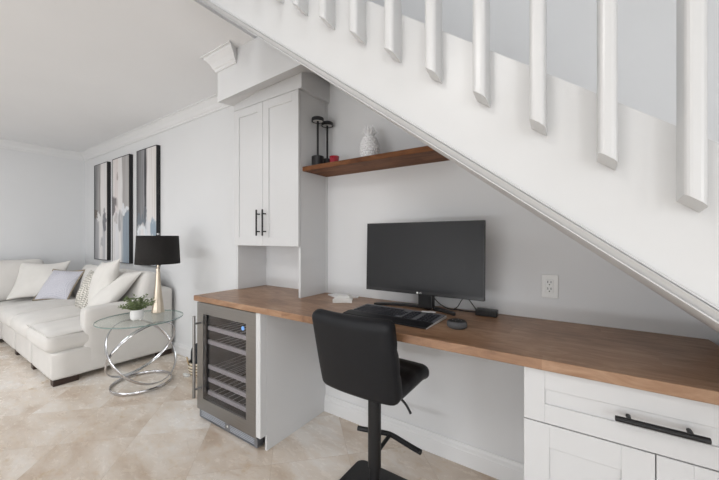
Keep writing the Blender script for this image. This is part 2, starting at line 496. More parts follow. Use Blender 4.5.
def soft_box(sx, sy, sz, r, n=10, bx=0., by=0., bz=0., wob=0., seed=0):
    """padded block centred on the origin: rounded edges, faces bulging by bx/by/bz"""
    t = B()
    bmesh.ops.create_cube(t, size=2)
    bmesh.ops.subdivide_edges(t, edges=t.edges[:], cuts=n, use_grid_fill=True)
    hx, hy, hz = sx / 2, sy / 2, sz / 2
    def warp(c, h):
        # crowd the grid towards the edges
        k = math.copysign(abs(c) ** .7, c)
        return k * h
    for v in t.verts:
        q = v.co.copy()
        p = Vector((warp(q.x, hx), warp(q.y, hy), warp(q.z, hz)))
        inn = Vector((max(-hx + r, min(hx - r, p.x)), max(-hy + r, min(hy - r, p.y)), max(-hz + r, min(hz - r, p.z))))
        d = p - inn
        if d.length > 1e-9: d = d.normalized() * r
        p = inn + d
        ux, uy, uz = p.x / hx, p.y / hy, p.z / hz
        p.z += bz * uz * (1 - ux * ux) * (1 - uy * uy)
        p.x += bx * ux * (1 - uy * uy) * (1 - uz * uz)
        p.y += by * uy * (1 - ux * ux) * (1 - uz * uz)
        if wob:
            p += Vector((0, 0, 1)) * wob * math.sin(9 * p.x + seed) * math.cos(8 * p.y + 2 * seed) * max(0, uz)
            p += Vector((0, 1, 0)) * wob * .6 * math.sin(10 * p.x + 7 * p.z + seed)
        v.co = p
    return t

def pillow(w, h, th, pinch=.10, n=18, seed=0, sag=0.):
    """knife-edge pillow in its own XY plane, thickness along Z"""
    rnd = random.Random(seed)
    ph = [rnd.uniform(0, 6) for _ in range(4)]
    t = B()
    g = {}
    for s in (1, -1):
        for i in range(n + 1):
            for j in range(n + 1):
                x, y = -math.cos(PI * i / n), -math.cos(PI * j / n)
                if s == -1 and (i in (0, n) or j in (0, n)):
                    g[s, i, j] = g[1, i, j]; continue
                k = ((1 - abs(x) ** 2.4) * (1 - abs(y) ** 2.4)) ** .55
                z = s * th / 2 * k * (1 + .08 * math.sin(5 * x + ph[0]) * math.cos(4 * y + ph[1]))
                X = x * (1 - pinch * (1 - y * y)) * w / 2
                Y = y * (1 - pinch * (1 - x * x)) * h / 2
                Y -= sag * h * (1 - x * x) * max(0, y) ** 2
                z += .012 * math.sin(3 * x + ph[2]) * math.cos(3 * y + ph[3])
                g[s, i, j] = t.verts.new((X, Y, z))
        for i in range(n):
            for j in range(n):
                f = (g[s, i, j], g[s, i + 1, j], g[s, i + 1, j + 1], g[s, i, j + 1])
                t.faces.new(f if s == 1 else f[::-1])
    return t

def pillow_rim(w, h, pinch, n=14, sag=0.):
    pts = []
    def pt(x, y):
        return Vector((x * (1 - pinch * (1 - y * y)) * w / 2, y * (1 - pinch * (1 - x * x)) * h / 2 - sag * h * (1 - x * x) * max(0, y) ** 2, 0))
    for i in range(n): pts.append(pt(-1 + 2 * i / n, -1))
    for i in range(n): pts.append(pt(1, -1 + 2 * i / n))
    for i in range(n): pts.append(pt(1 - 2 * i / n, 1))
    for i in range(n): pts.append(pt(-1, 1 - 2 * i / n))
    return pts

def frame_mtx(c, xa, ya):
    """matrix with local x along xa, local y along ya (made square), at c"""
    xa = Vector(xa).normalized(); ya = Vector(ya); za = xa.cross(ya).normalized(); ya = za.cross(xa)
    m = Matrix((xa, ya, za)).transposed().to_4x4()
    return Matrix.Translation(c) @ m

def struct(name, bm, m, smooth=False):
    return tag(obj(name, bm, m, smooth=smooth), kind='structure')

# ------------------------------------------------------------------ room
YB, XL, ZC = 1.912, -6.87, 2.75
SL = .757                                   # stair pitch
def line(off, x): return H + off - SL * x    # a line parallel to the stairs
FRONT = -5.5
bm = B(); box(bm, XL - .15, 3.2, FRONT, YB + .15, -.1, 0); struct('floor', bm, M['floor'])
bm = B(); box(bm, XL - .15, 3.2, YB, YB + .15, 0, 5.4); struct('wall_back', bm, M['wall'])
bm = B(); box(bm, XL - .15, 3.35, FRONT - .15, FRONT, 0, 5.4); struct('wall_rear', bm, M['wall'])
bm = B(); box(bm, 3.2, 3.35, FRONT, YB + .15, 0, 5.4); struct('wall_right', bm, M['wall'])
bm = B(); box(bm, XL - .15, XL, FRONT, YB, 0, 5.4); struct('wall_left', bm, M['wall'])
bm = B(); box(bm, XL - .15, -1.88, FRONT, YB, ZC, 3.05); box(bm, -1.88, 3.2, FRONT, .42, ZC, 3.05); box(bm, XL - .15, 3.35, FRONT - .15, YB + .15, 5.4, 5.5); struct('ceiling', bm, M['ceil'])
# dropped box over the cabinet, its underside running up into the stairs
bm = B()
yf, yk = 1.47, YB
v = [bm.verts.new(p) for p in (
    (-2.33, yf, 2.405), (-1.20, yf, 2.436), (-1.20, yf, ZC), (-2.33, yf, ZC),
    (-2.33, yk, 2.455), (-1.20, yk, 2.60), (-1.20, yk, ZC), (-2.33, yk, ZC))]
for f in ((0, 1, 2, 3), (4, 7, 6, 5), (0, 4, 5, 1), (1, 5, 6, 2), (3, 2, 6, 7), (0, 3, 7, 4)):
    bm.faces.new([v[i] for i in f])
struct('wall_overhead', bm, M['wall'])

def crown(bm, p0, p1, out, m0=0, m1=0, z=ZC, s=1.):
    """crown moulding from p0 to p1 (xy), projecting along out; m = how the end runs with the projection"""
    prof = [(0, -.115), (.012, -.115), (.016, -.098), (.026, -.09), (.040, -.058), (.062, -.032), (.070, -.024), (.074, -.012), (.088, -.010), (.088, 0), (0, 0)]
    p0, p1, out = Vector((*p0, 0)), Vector((*p1, 0)), Vector((*out, 0))
    al = (p1 - p0).normalized()
    a = [bm.verts.new(p0 + out * d * s - al * m0 * d * s + Vector((0, 0, z + h * s))) for d, h in prof]
    b = [bm.verts.new(p1 + out * d * s + al * m1 * d * s + Vector((0, 0, z + h * s))) for d, h in prof]
    n = len(prof)
    for i in range(n): bm.faces.new((a[i], a[(i + 1) % n], b[(i + 1) % n], b[i]))
    bm.faces.new(a); bm.faces.new(b[::-1])
bm = B(); crown(bm, (XL, YB), (-2.33, YB), (0, -1), -1, -1); struct('trim_1', bm, M['trim'])
bm = B(); crown(bm, (XL, FRONT), (XL, YB), (1, 0), 0, -1); struct('trim_2', bm, M['trim'])
bm = B(); crown(bm, (-2.33, yf), (-2.085, yf), (0, -1), 1, .45); crown(bm, (-2.33, YB), (-2.33, yf), (-1, 0), -1, 1); struct('trim_3', bm, M['trim'])

def baseboard(name, segs):
    bm = B()
    for kind, a, b, c in segs:
        prof = [(0, 0), (.016, 0), (.016, .085), (.013, .09), (.013, .108), (.008, .116), (.006, .125), (0, .125)]
        if kind == 'back': prism(bm, [(c - d, z) for d, z in prof], 'x', a, b)
        else: prism(bm, [(c + d, z) for d, z in prof], 'y', a, b)
    return struct(name, bm, M['trim'])
baseboard('baseboard_back', [('back', XL, -2.30, YB), ('back', -1.597, -.13, YB)])
baseboard('baseboard_left', [('left', FRONT, YB, XL)])

# ------------------------------------------------------------------ staircase
YS = .95
st = thing('staircase', 'white painted staircase rising to the upper left with square side-mounted balusters', 'staircase', (1.75, YS, 0))
xt, xb = -1.80, 1.76
bm = B()
prism(bm, [(xt, line(.02, xt)), (xb, line(.02, xb)), (xb, line(.38, xb)), (xt, line(.38, xt))], 'y', YS, YS + .038)
obj('stringer', bm, M['stair'], st)
bm = B()
mp_ = [(0, .010), (.014, .010), (.016, .0125), (.014, .016), (.004, .0165), (.004, .0185), (.013, .031), (.022, .044), (.024, .047), (.020, .0495), (.003, .050), (.003, .053), (.013, .0535), (.013, .059), (.004, .061), (0, .064)]
mp_ = [(d * .85, .010 + (o - .010) * .66) for d, o in mp_]
va = [bm.verts.new((xt, YS - d, line(o, xt))) for d, o in mp_]
vb = [bm.verts.new((xb, YS - d, line(o, xb))) for d, o in mp_]
bm.faces.new(va); bm.faces.new(vb[::-1])
for i in range(len(mp_)): bm.faces.new((va[i], vb[i], vb[(i + 1) % len(mp_)], va[(i + 1) % len(mp_)]))
obj('stringer_moulding', bm, M['stair'], st)
# sloping underside: from the stringer's lower edge to a line on the wall
def soff(x): return 1.334 - .776 * x
bm = B()
xs0, xs1 = -1.5, 1.6
v = [bm.verts.new(p) for p in (
    (xs0, YS + .004, line(.018, xs0)), (xs1, YS + .004, line(.018, xs1)), (xs1, YB, soff(xs1)), (xs0, YB, soff(xs0)),
    (xs0, YS + .004, line(.10, xs0)), (xs1, YS + .004, line(.10, xs1)), (xs1, YB, soff(xs1) + .08), (xs0, YB, soff(xs0) + .08))]
for f in ((0, 1, 2, 3), (7, 6, 5, 4), (0, 4, 5, 1), (1, 5, 6, 2), (2, 6, 7, 3), (3, 7, 4, 0)):
    bm.faces.new([v[i] for i in f])
obj('soffit', bm, M['wall'], st)
RISE, RUN = .1893, .25
for i in range(13):
    zt = 2.79 - i * RISE
    x1 = -1.50 + i * RUN
    bm = B(); box(bm, x1 - RUN - .02, x1, YS + .038, YB, zt - .03, zt); obj('tread', bm, M['stair'], st)
    bm = B(); box(bm, x1 - .035, x1 - .02, YS + .038, YB, zt - RISE, zt - .03); obj('riser', bm, M['stair'], st)
w, dp = .0345, .062
for i in range(-1, 14):
    xr = .2185 - .1377 * i
    x0 = xr - w
    bm = B()
    zt = line(1.13, x0)
    # square post with rounded front edges, foot cut along the pitch
    poly = [(x0, YS)]
    r = .012
    for k in range(5):
        a = PI + k * PI / 8
        poly.append((x0 + r + r * math.cos(a), YS - dp + r + r * math.sin(a)))
    for k in range(5):
        a = 1.5 * PI + k * PI / 8
        poly.append((xr - r + r * math.cos(a), YS - dp + r + r * math.sin(a)))
    poly.append((xr, YS))
    lo = [bm.verts.new((x, y, line(.218, x) + .16 * (YS - y))) for x, y in poly]
    hi = [bm.verts.new((x, y, line(1.14, x))) for x, y in poly]
    n = len(poly)
    bm.faces.new(lo[::-1]); bm.faces.new(hi)
    for k in range(n): bm.faces.new((lo[k], lo[(k + 1) % n], hi[(k + 1) % n], hi[k]))
    obj('baluster', bm, M['stair'], st)
bm = B()
prism(bm, [(-1.75, line(1.12, -1.75)), (.5, line(1.12, .5)), (.5, line(1.18, .5)), (-1.75, line(1.18, -1.75))], 'y', YS - .08, YS + .01, .008)
obj('handrail', bm, M['stair'], st)

# ------------------------------------------------------------------ cabinets
def shaker(bm, x0, x1, z0, z1, yf, th=.02, fr=.06, rec=.007):
    """framed door leaf facing -Y with a recessed panel; front face at yf"""
    box(bm, x0, x0 + fr, yf, yf + th, z0, z1, .0012, 1)
    box(bm, x1 - fr, x1, yf, yf + th, z0, z1, .0012, 1)
    box(bm, x0 + fr, x1 - fr, yf, yf + th, z1 - fr, z1, .0012, 1)
    box(bm, x0 + fr, x1 - fr, yf, yf + th, z0, z0 + fr, .0012, 1)
    box(bm, x0 + fr - .002, x1 - fr + .002, yf + rec, yf + th - .001, z0 + fr - .002, z1 - fr + .002)
    return bm

def bar_handle(bm, p0, p1, yd, r, inset):
    """bar from p0 to p1, two posts back to the surface at y = yd"""
    p0, p1 = Vector(p0), Vector(p1)
    cyl(bm, p0, p1, r, n=16, bev=r * .25)
    d = (p1 - p0).normalized()
    for q in (p0 + d * inset, p1 - d * inset):
        cyl(bm, q, (q.x, yd, q.z), r * .75, n=12)
    return bm

wc = thing('wall_cabinet', 'white two-door shaker wall cabinet with black bar handles standing above the desk', 'cabinet', (-1.95, 1.75, .914))
bm = B()
box(bm, -2.285, -1.605, 1.623, YB, 1.285, 1.303)
box(bm, -2.285, -1.605, 1.623, YB, 2.35, 2.37)
box(bm, -2.285, -1.605, YB - .012, YB - .002, 1.303, 2.35)
obj('carcass', bm, M['cab'], wc)
bm = B(); box(bm, -2.308, -2.285, 1.623, YB, .914, 2.40, .001, 1); obj('side_panel', bm, M['cab'], wc)
bm = B(); box(bm, -1.605, -1.585, 1.627, YB, .914, 2.40, .001, 1); box(bm, -1.5855, -1.575, YB - .012, YB, .914, 1.803); box(bm, -1.5855, -1.575, YB - .012, YB, 1.84, 2.36); obj('side_panel', bm, M['cab'], wc)
bm = B(); box(bm, -2.315, -1.556, 1.606, YB, 2.372, 2.52); obj('header', bm, M['cab'], wc)
for x0, x1, hx in ((-2.306, -1.9535, -1.986), (-1.9505, -1.580, -1.917)):
    bm = B(); shaker(bm, x0, x1, 1.276, 2.366, 1.60, .02, .065)
    d = obj('door', bm, M['cab'], wc)
    bm = B(); bar_handle(bm, (hx, 1.568, 1.352), (hx, 1.568, 1.548), 1.60, .0065, .032)
    obj('handle', bm, M['black'], d, smooth=False, label='black bar handle')

bc = thing('base_cabinet', 'white shaker base cabinet with a wide drawer under the right end of the desk', 'cabinet', (.207, 1.6, 0))
bm = B(); box(bm, -.150, .56, 1.32, YB - .02, .10, .874); box(bm, -.150, .56, 1.38, YB - .02, 0, .10); obj('carcass', bm, M['cab'], bc)
bm = B(); shaker(bm, -.150, .563, .6835, .868, 1.30, .02, .066)
d = obj('drawer', bm, M['cab'], bc)
bm = B(); bar_handle(bm, (.107, 1.262, .778), (.313, 1.262, .778), 1.30, .0085, .035); obj('handle', bm, M['black'], d, label='long black bar handle')
for x0, x1 in ((-.150, .2055), (.2085, .563)):
    bm = B(); shaker(bm, x0, x1, .105, .6795, 1.30, .02, .08); obj('door', bm, M['cab'], bc)

# panel that carries the desk beside the fridge
sp = thing('support_panel', 'white panel holding up the desk beside the wine fridge', 'panel', (-1.61, 1.6, 0))
bm = B(); box(bm, -1.614, -1.597, 1.342, YB, 0, .874); obj('board', bm, M['cab'], sp)
bm = B(); box(bm, -1.640, -1.598, 1.292, 1.342, .098, .874, .001, 1); obj('filler_stile', bm, M['cab'], sp)

# ------------------------------------------------------------------ desk and shelf
bm = B()
prism(bm, [(-2.32, 1.273), (.50, 1.273), (.468, YB), (-2.32, YB)], 'z', .876, .914, .003)
tag(obj('desk', bm, M['desk'], loc=(-.9, 1.6, .876)), 'long brown wooden desk top running along the wall under the stairs', 'desk')
bm = B()
prism(bm, [(-1.585, 1.805), (-.612, 1.805), (-.652, 1.836), (-1.585, 1.836)], 'y', 1.645, YB, .0015)
tag(obj('floating_shelf', bm, M['shelf'], loc=(-1.1, 1.78, 1.805)), 'brown wooden floating shelf on the wall under the stairs', 'shelf')

# ------------------------------------------------------------------ wine fridge
wf = thing('wine_fridge', 'stainless wine fridge with dark glass door under the left end of the desk', 'fridge', (-1.965, 1.6, 0))
bm = B()
X0, X1 = -2.318, -1.650
box(bm, X0 + .004, X0 + .03, 1.317, 1.88, .02, .872); box(bm, X1 - .03, X1 - .004, 1.317, 1.88, .02, .872)
box(bm, X0 + .03, X1 - .03, 1.317, 1.88, .02, .10); box(bm, X0 + .03, X1 - .03, 1.317, 1.88, .84, .872); box(bm, X0 + .03, X1 - .03, 1.80, 1.88, .10, .84)
obj('body', bm, M['dark'], wf)
bm = B()
gx0, gx1, gz0, gz1 = -2.240, -1.748, .165, .783
for a in ((X0, gx0, .078, .863), (gx1, X1, .078, .863), (gx0, gx1, gz1, .863), (gx0, gx1, .078, gz0)):
    box(bm, a[0], a[1], 1.300, 1.316, a[2], a[3])
door = obj('door', bm, M['steel'], wf)
bm = B(); box(bm, gx0, gx1, 1.302, 1.306, gz0, gz1); obj('glass_pane', bm, M['fglass'], door)
bm = B()
cyl(bm, (-2.272, 1.25, .182), (-2.272, 1.25, .773), .0105, n=18, bev=.002)
for z in (.24, .715): cyl(bm, (-2.272, 1.25, z), (-2.272, 1.30, z), .008, n=12)
obj('handle', bm, M['steel'], door, label='vertical steel bar handle')
for k, z in enumerate((.186, .281, .376, .558, .660)):
    bm = B()
    box(bm, -2.235, -1.74, 1.332, 1.350, z, z + .030, .002, 1)
    for j in range(9): cyl(bm, (-2.22 + j * .0575, 1.35, z + .012), (-2.22 + j * .0575, 1.79, z + .012), .003, n=6)
    cyl(bm, (-2.235, 1.78, z + .012), (-1.74, 1.78, z + .012), .003, n=6)
    obj('rack', bm, M['rail'], wf)
bm = B(); cyl(bm, (-1.795, 1.309, .745), (-1.795, 1.313, .745), .014, n=18); obj('display', bm, M['blue'], wf, label='small blue lit display')
bm = B(); box(bm, X0 + .012, X1 - .002, 1.335, 1.36, .012, .073)
box(bm, X0 + .012, X1 - .002, 1.312, 1.335, .012, .020); box(bm, X0 + .012, X1 - .002, 1.312, 1.335, .066, .073)
for a, b in ((X0 + .012, X0 + .03), (-1.99, -1.94), (X1 - .03, X1 - .002)): box(bm, a, b, 1.312, 1.335, .020, .066)
g = obj('kick_grille', bm, M['grille'], wf)
bm = B(); box(bm, X0 + .03, X1 - .03, 1.3335, 1.3345, .020, .066); obj('vent_slot', bm, M['dark'], g)
for a, b in ((X0 + .03, -1.99), (-1.94, X1 - .03)):
    for k in range(4):
        bm = B(); z = .0245 + k * .0108
        prism(bm, [(1.313, z), (1.334, z + .004), (1.334, z + .006), (1.313, z + .004)], 'x', a, b)
        obj('louvre', bm, M['louvre'], g)
bm = B(); cyl(bm, (-1.965, 1.3115, .047), (-1.965, 1.3135, .047), .008, n=16); obj('badge', bm, M['white'], g)

# ------------------------------------------------------------------ monitor
mo = thing('monitor', 'large black computer monitor standing on the desk', 'monitor', (-.73, 1.78, .914))
T = Matrix.Translation((-.729, 1.70, 1.220)) @ Matrix.Rotation(math.radians(-1.5), 4, 'X')
t = B(); box(t, -.355, .355, 0, .022, -.2065, .2065, .003, 2)
tt = B(); box(tt, -.25, .25, .022, .055, -.15, .15, .012, 2); merge(t, tt)
bm = B(); merge(bm, t, T); obj('housing', bm, M['plastic'], mo)
t = B(); box(t, -.349, .349, -.0008, .002, -.187, .2015); bm = B(); merge(bm, t, T); obj('screen', bm, M['screen'], mo)
def text_bm(s, size, ext=.0004):
    cu = bpy.data.curves.new('txt', 'FONT'); cu.body = s; cu.size = size; cu.extrude = ext; cu.align_x = 'CENTER'; cu.align_y = 'CENTER'
    o = bpy.data.objects.new('txt', cu); COL.objects.link(o)
    bpy.context.view_layer.update()
    me = bpy.data.meshes.new_from_object(o.evaluated_get(bpy.context.evaluated_depsgraph_get()))
    t = B(); t.from_mesh(me)
    bpy.data.objects.remove(o); bpy.data.curves.remove(cu); bpy.data.meshes.remove(me)
    return t
t = text_bm('LG', .013); tb = B(); merge(tb, t, T @ Matrix.Translation((.008, -.0012, -.197)) @ Matrix.Rotation(PI / 2, 4, 'X'))
tt = B(); bmesh.ops.create_cone(tt, cap_ends=True, segments=18, radius1=.006, radius2=.006, depth=.0006)
merge(tb, tt, T @ Matrix.Translation((-.010, -.0006, -.197)) @ Matrix.Rotation(PI / 2, 4, 'X'))
obj('logo', tb, M['white'], mo, label='small pale maker mark')
bm = B(); box(bm, -.758, -.668, 1.745, 1.79, .925, 1.20, .008, 2); obj('stand_neck', bm, M['plastic'], mo)
bm = B()
arc = []
for k in range(25):
    u = -1 + 2 * k / 24
    arc.append((-.785 + .252 * u, 1.835 - .095 * u * u))
inn = [(x, y - .042 + .012 * abs(-1 + 2 * k / 24)) for k, (x, y) in enumerate(arc)]
prism(bm, arc + inn[::-1], 'z', .9142, .930, .002)
obj('stand_foot', bm, M['plastic'], mo)

# ------------------------------------------------------------------ keyboard
kb = thing('keyboard', 'black full-size keyboard with a palm rest lying in front of the monitor', 'keyboard', (-.80, 1.55, .914))
KR = Matrix.Translation((-.805, 1.522, .914)) @ Matrix.Rotation(math.radians(-2), 4, 'Z')
t = B(); prism(t, [(-.04, .0005), (.127, .0005), (.127, .019), (.118, .021), (-.04, .012)], 'x', -.247, .247, .002)
bm = B(); merge(bm, t, KR); kb_body = obj('base', bm, M['keybase'], kb)
t = B(); prism(t, [(-.125, .0005), (-.042, .0005), (-.042, .015), (-.07, .016), (-.115, .011), (-.125, .006)], 'x', -.247, .247, .002)
bm = B(); merge(bm, t, KR); obj('palm_rest', bm, M['leather'], kb)
t = B(); prism(t, [(-.125, .002), (.127, .002), (.127, .016), (-.04, .009), (-.125, .005)], 'x', .247, .2495)
bm = B(); merge(bm, t, KR); obj('side_trim', bm, M['rail'], kb, label='silver side edge')
proto = None
cnt = 0
for r in range(5):
    y = -.024 + r * .027
    z = .0125 + (y + .04) * .05
    x = -.236
    widths = {0: [.028, .022, .028, .11, .028, .022, .028], 1: [.042] + [.0195] * 11 + [.035], 2: [.034] + [.0195] * 12 + [.026],
              3: [.028] + [.0195] * 13 + [.016], 4: [.0195] + [.0185] * 13}[r]
    row = []
    for wd in widths: row.append((x, wd)); x += wd
    x = .07
    for k in range(3): row.append((x, .0195)); x += .0195
    x = .155
    for k in range(4): row.append((x, .0195)); x += .0195
    for (xx, wd) in row:
        if cnt >= 100: break
        t = B(); box(t, xx + .0022, xx + wd - .0022, y - .0105, y + .0105, z, z + .0035, .001, 1)
        bm = B(); merge(bm, t, KR); obj('key', bm, M['key'], kb); cnt += 1
bm = B(); t = B(); box(t, -.012, .032, -.004, .022, 0, .0022, .0006, 1); tt = B(); box(tt, .026, .062, .004, .026, .0, .0026, .0006, 1); merge(t, tt)
merge(bm, t, Matrix.Translation((-.665, 1.608, .9395)) @ Matrix.Rotation(.2, 4, 'Z')); 
tag(obj('paper_slip', bm, M['paper'], loc=(-.65, 1.64, .945)), 'tiny white paper slip lying on the keyboard', 'paper')

# ------------------------------------------------------------------ speaker, power box, cables, ornament
sx, sy = -.455, 1.503
sk = thing('smart_speaker', 'small round charcoal fabric speaker on the desk right of the keyboard', 'speaker', (sx, sy, .914))
bm = B(); lathe(bm, (sx, sy, .914), [(.036, 0), (.043, .005), (.0465, .013), (.0465, .021), (.043, .030), (.039, .033)]); obj('fabric_shell', bm, M['grey'], sk, smooth=True)
bm = B(); lathe(bm, (sx, sy, .947), [(.039, -.001), (.039, .001), (.035, .0022), (0.0, .0022)]); obj('top_plate', bm, M['plastic'], sk)
bm = B()
for a in (0, PI / 2, PI, 1.5 * PI): lathe(bm, (sx + .02 * math.cos(a), sy + .02 * math.sin(a), .9492), [(.0022, 0), (.0022, .0008)], 10)
obj('button', bm, M['rail'], sk)
bm = B(); box(bm, -.445, -.335, 1.795, 1.845, .9145, .951, .005, 2)
tag(obj('power_adapter', bm, M['plastic'], loc=(-.39, 1.82, .9145)), 'black power adapter box on the desk against the wall', 'adapter')
def cable(name, pts, label, r=.0028):
    bm = B(); tube(bm, smooth_path(pts, 8), r, 8)
    return tag(obj(name, bm, M['plastic'], smooth=True, loc=pts[0]), label, 'cable')
cable('cable', [(-.69, 1.80, 1.06), (-.685, 1.80, 1.00), (-.66, 1.82, .955), (-.61, 1.85, .920), (-.56, 1.862, .9175), (-.50, 1.852, .918), (-.446, 1.825, .926)], 'thin black cable sagging from the monitor stand along the desk')
cable('cable', [(-.585, 1.872, .9172), (-.56, 1.86, .935), (-.535, 1.85, .975), (-.505, 1.80, 1.005), (-.48, 1.79, 1.000), (-.465, 1.805, .975), (-.446, 1.815, .945)], 'thin black cable looping up behind the lower right edge of the monitor')
ow = thing('desk_ornament', 'small white waisted ornament lying on the desk by the cabinet panel', 'ornament', (-1.28, 1.70, .914))
bm = B()
def waist(hw, hd, k, n=8):
    pts = []
    for i in range(n + 1):
        u = -1 + 2 * i / n; pts.append((hw * u, -hd + k * .35 * (1 - u * u)))
    for i in range(1, n): u = -1 + 2 * i / n; pts.append((hw - k * (1 - u * u), hd * u))
    for i in range(n + 1):
        u = 1 - 2 * i / n; pts.append((hw * u, hd - k * .2 * (1 - u * u)))
    for i in range(1, n): u = 1 - 2 * i / n; pts.append((-hw + k * (1 - u * u), hd * u))
    return pts
OM = Matrix.Translation((-1.262, 1.69, .9143)) @ Matrix.Rotation(math.radians(32), 4, 'Z')
t = B(); prism(t, waist(.064, .05, .026), 'z', 0, .030, .003); merge(bm, t, OM); obj('bow_body', bm, M['white'], ow)
bm = B(); t = B(); prism(t, waist(.05, .040, .014), 'z', .030, .042, .003); merge(bm, t, OM); obj('raised_top', bm, M['white'], ow)
bm = B(); prism(bm, [(-1.50, 1.822), (-1.345, 1.745), (-1.25, 1.85), (-1.27, 1.885), (-1.47, 1.885)], 'z', .9143, .924, .002)
tag(obj('paper_note', bm, M['paper'], loc=(-1.4, 1.82, .914)), 'flat white paper pad on the desk behind the waisted ornament', 'paper')

# ------------------------------------------------------------------ outlet
ol = thing('wall_outlet', 'white double power outlet on the wall right of the monitor', 'outlet', (-.1, YB, 1.087))
bm = B(); box(bm, -.137, -.064, YB - .006, YB, 1.027, 1.147, .002, 2); obj('cover_plate', bm, M['white'], ol)
bm = B(); box(bm, -.1195, -.0855, YB - .0085, YB - .004, 1.052, 1.122, .0015, 1); rc = obj('receptacle', bm, M['white'], ol)
bm = B()
for z in (1.105, 1.071):
    for x in (-.1095, -.0955): box(bm, x - .0016, x + .0016, YB - .0092, YB - .008, z - .001, z + .010)
    cyl(bm, (-.1025, YB - .0092, z - .009), (-.1025, YB - .008, z - .009), .0032, n=10)
obj('socket_slots', bm, M['slot'], rc, label='dark socket slots')

# ------------------------------------------------------------------ things on the shelf
ZS = 1.836
def table_light(x, y, label):
    l = thing('table_light', label, 'lamp', (x, y, ZS), 'black disc lamps on the shelf')
    bm = B(); lathe(bm, (x, y, ZS), [(.043, 0), (.044, .003), (.044, .085), (.042, .088), (0, .088)], 28); obj('base', bm, M['black'], l)
    bm = B(); cyl(bm, (x, y, ZS + .085), (x, y, ZS + .345), .0075, n=14); obj('stem', bm, M['black'], l)
    bm = B(); lathe(bm, (x, y, ZS + .340), [(.036, .004), (.038, 0), (.044, 0), (.044, .022), (.041, .026), (0, .026)], 32); hd = obj('lamp_head', bm, M['black'], l)
    bm = B(); lathe(bm, (x, y, ZS + .340), [(0, .003), (.038, .003), (.038, .0045), (0, .0045)], 28); obj('diffuser', bm, M['rail'], hd, label='pale grey diffuser')
table_light(-1.536, 1.752, 'black disc-topped table lamp on the shelf, nearer the shelf front')
table_light(-1.538, 1.862, 'black disc-topped table lamp on the shelf, behind its twin')
cx, cy = -1.418, 1.795
cn = thing('candle_holder', 'small red glass candle holder on the shelf beside the black lamps', 'candle', (cx, cy, ZS))
bm = B(); lathe(bm, (cx, cy, ZS), [(.026, 0), (.029, .002), (.036, .08), (.034, .08), (.028, .010), (0, .010)], 24); obj('glass_cup', bm, M['red'], cn, smooth=True)
bm = B(); lathe(bm, (cx, cy, ZS), [(0, .011), (.0275, .012), (.0325, .062), (0, .064)], 20); obj('wax', bm, M['pink'], cn)

px_, py_ = -1.112, 1.78
pn = thing('pineapple_ornament', 'white ceramic pineapple ornament standing on the shelf', 'ornament', (px_, py_, ZS))
def pr(z):   # body radius
    u = z / .165
    return .064 * math.sqrt(max(0, 1 - ((u - .45) / .62) ** 2)) if u < 1 else .02
bm = B(); lathe(bm, (px_, py_, ZS), [(0.0, 0)] + [(max(.02, pr(.165 * k / 14)) * .93, .165 * k / 14) for k in range(15)] + [(0, .166)], 28)
for r in range(9):
    z = .012 + r * .0175
    R = pr(z); n = 11
    for k in range(n):
        a = 2 * PI * (k + .5 * (r % 2)) / n
        c = Vector((px_ + .93 * R * math.cos(a), py_ + .93 * R * math.sin(a), ZS + z))
        t = B(); bmesh.ops.create_icosphere(t, subdivisions=1, radius=1)
        s = R * .31
        mtx = frame_mtx(c, (-math.sin(a), math.cos(a), 0), (0, 0, 1)) @ Matrix.Diagonal((s, .0105, .009, 1))
        merge(bm, t, mtx)
obj('body', bm, M['pine'], pn)
bm = B()
for lay, (n, z0, hh, lean, wd) in enumerate(((9, .155, .048, .030, .013), (8, .165, .062, .018, .012), (6, .170, .078, .008, .010))):
    for k in range(n):
        a = 2 * PI * (k + .37 * lay) / n
        d = Vector((math.cos(a), math.sin(a), 0)); s = Vector((-math.sin(a), math.cos(a), 0))
        c = Vector((px_, py_, ZS + z0))
        t = B()
        prev = None
        for i in range(5):
            u = i / 4
            p = c + d * (.014 + lean * u + .010 * u ** 3) + Vector((0, 0, hh * u * (1 - .18 * u)))
            hw = wd * (1 - u ** 1.8) + .0012
            q = [t.verts.new(p - s * hw), t.verts.new(p + d * .0035), t.verts.new(p + s * hw), t.verts.new(p - d * .003)]
            if prev:
                for j in range(4): t.faces.new((prev[j], prev[(j + 1) % 4], q[(j + 1) % 4], q[j]))
            else: t.faces.new(q)
            prev = q
        t.faces.new(prev[::-1])
        merge(bm, t)
obj('leaf_crown', bm, M['pine'], pn)

# ------------------------------------------------------------------ stool
SX, SY = -.838, 1.389
so = thing('bar_stool', 'black padded swivel bar stool on a square base in front of the desk', 'stool', (SX, SY, 0))
bm = B()
pl = []
for cxx, cyy, a0 in ((1, 1, 0), (-1, 1, PI / 2), (-1, -1, PI), (1, -1, 1.5 * PI)):
    for k in range(6):
        a = a0 + k * PI / 10
        pl.append((SX - .012 + cxx * .172 + .045 * math.cos(a), SY + cyy * .168 + .045 * math.sin(a)))
prism(bm, pl, 'z', 0, .012, .003); obj('base_plate', bm, M['black'], so)
bm = B(); lathe(bm, (SX, SY, .012), [(.055, 0), (.05, .008), (.034, .016), (.027, .022), (.027, .18)]); obj('lower_tube', bm, M['black'], so, smooth=False)
bm = B(); lathe(bm, (SX, SY, .175), [(.027, 0), (.033, .004), (.033, .39), (.031, .40)]); obj('column', bm, M['black'], so)
bm = B(); cyl(bm, (SX, SY + .028, .235), (SX - .003, SY + .172, .250), .0105, n=14)
tube(bm, smooth_path([(SX - .185, SY + .122, .25), (SX - .10, SY + .147, .25), (SX - .025, SY + .170, .25), (SX + .02, SY + .170, .25), (SX + .10, SY + .15, .25), (SX + .195, SY + .128, .25)], 6), .0135, 14)
obj('footrest', bm, M['black'], so)
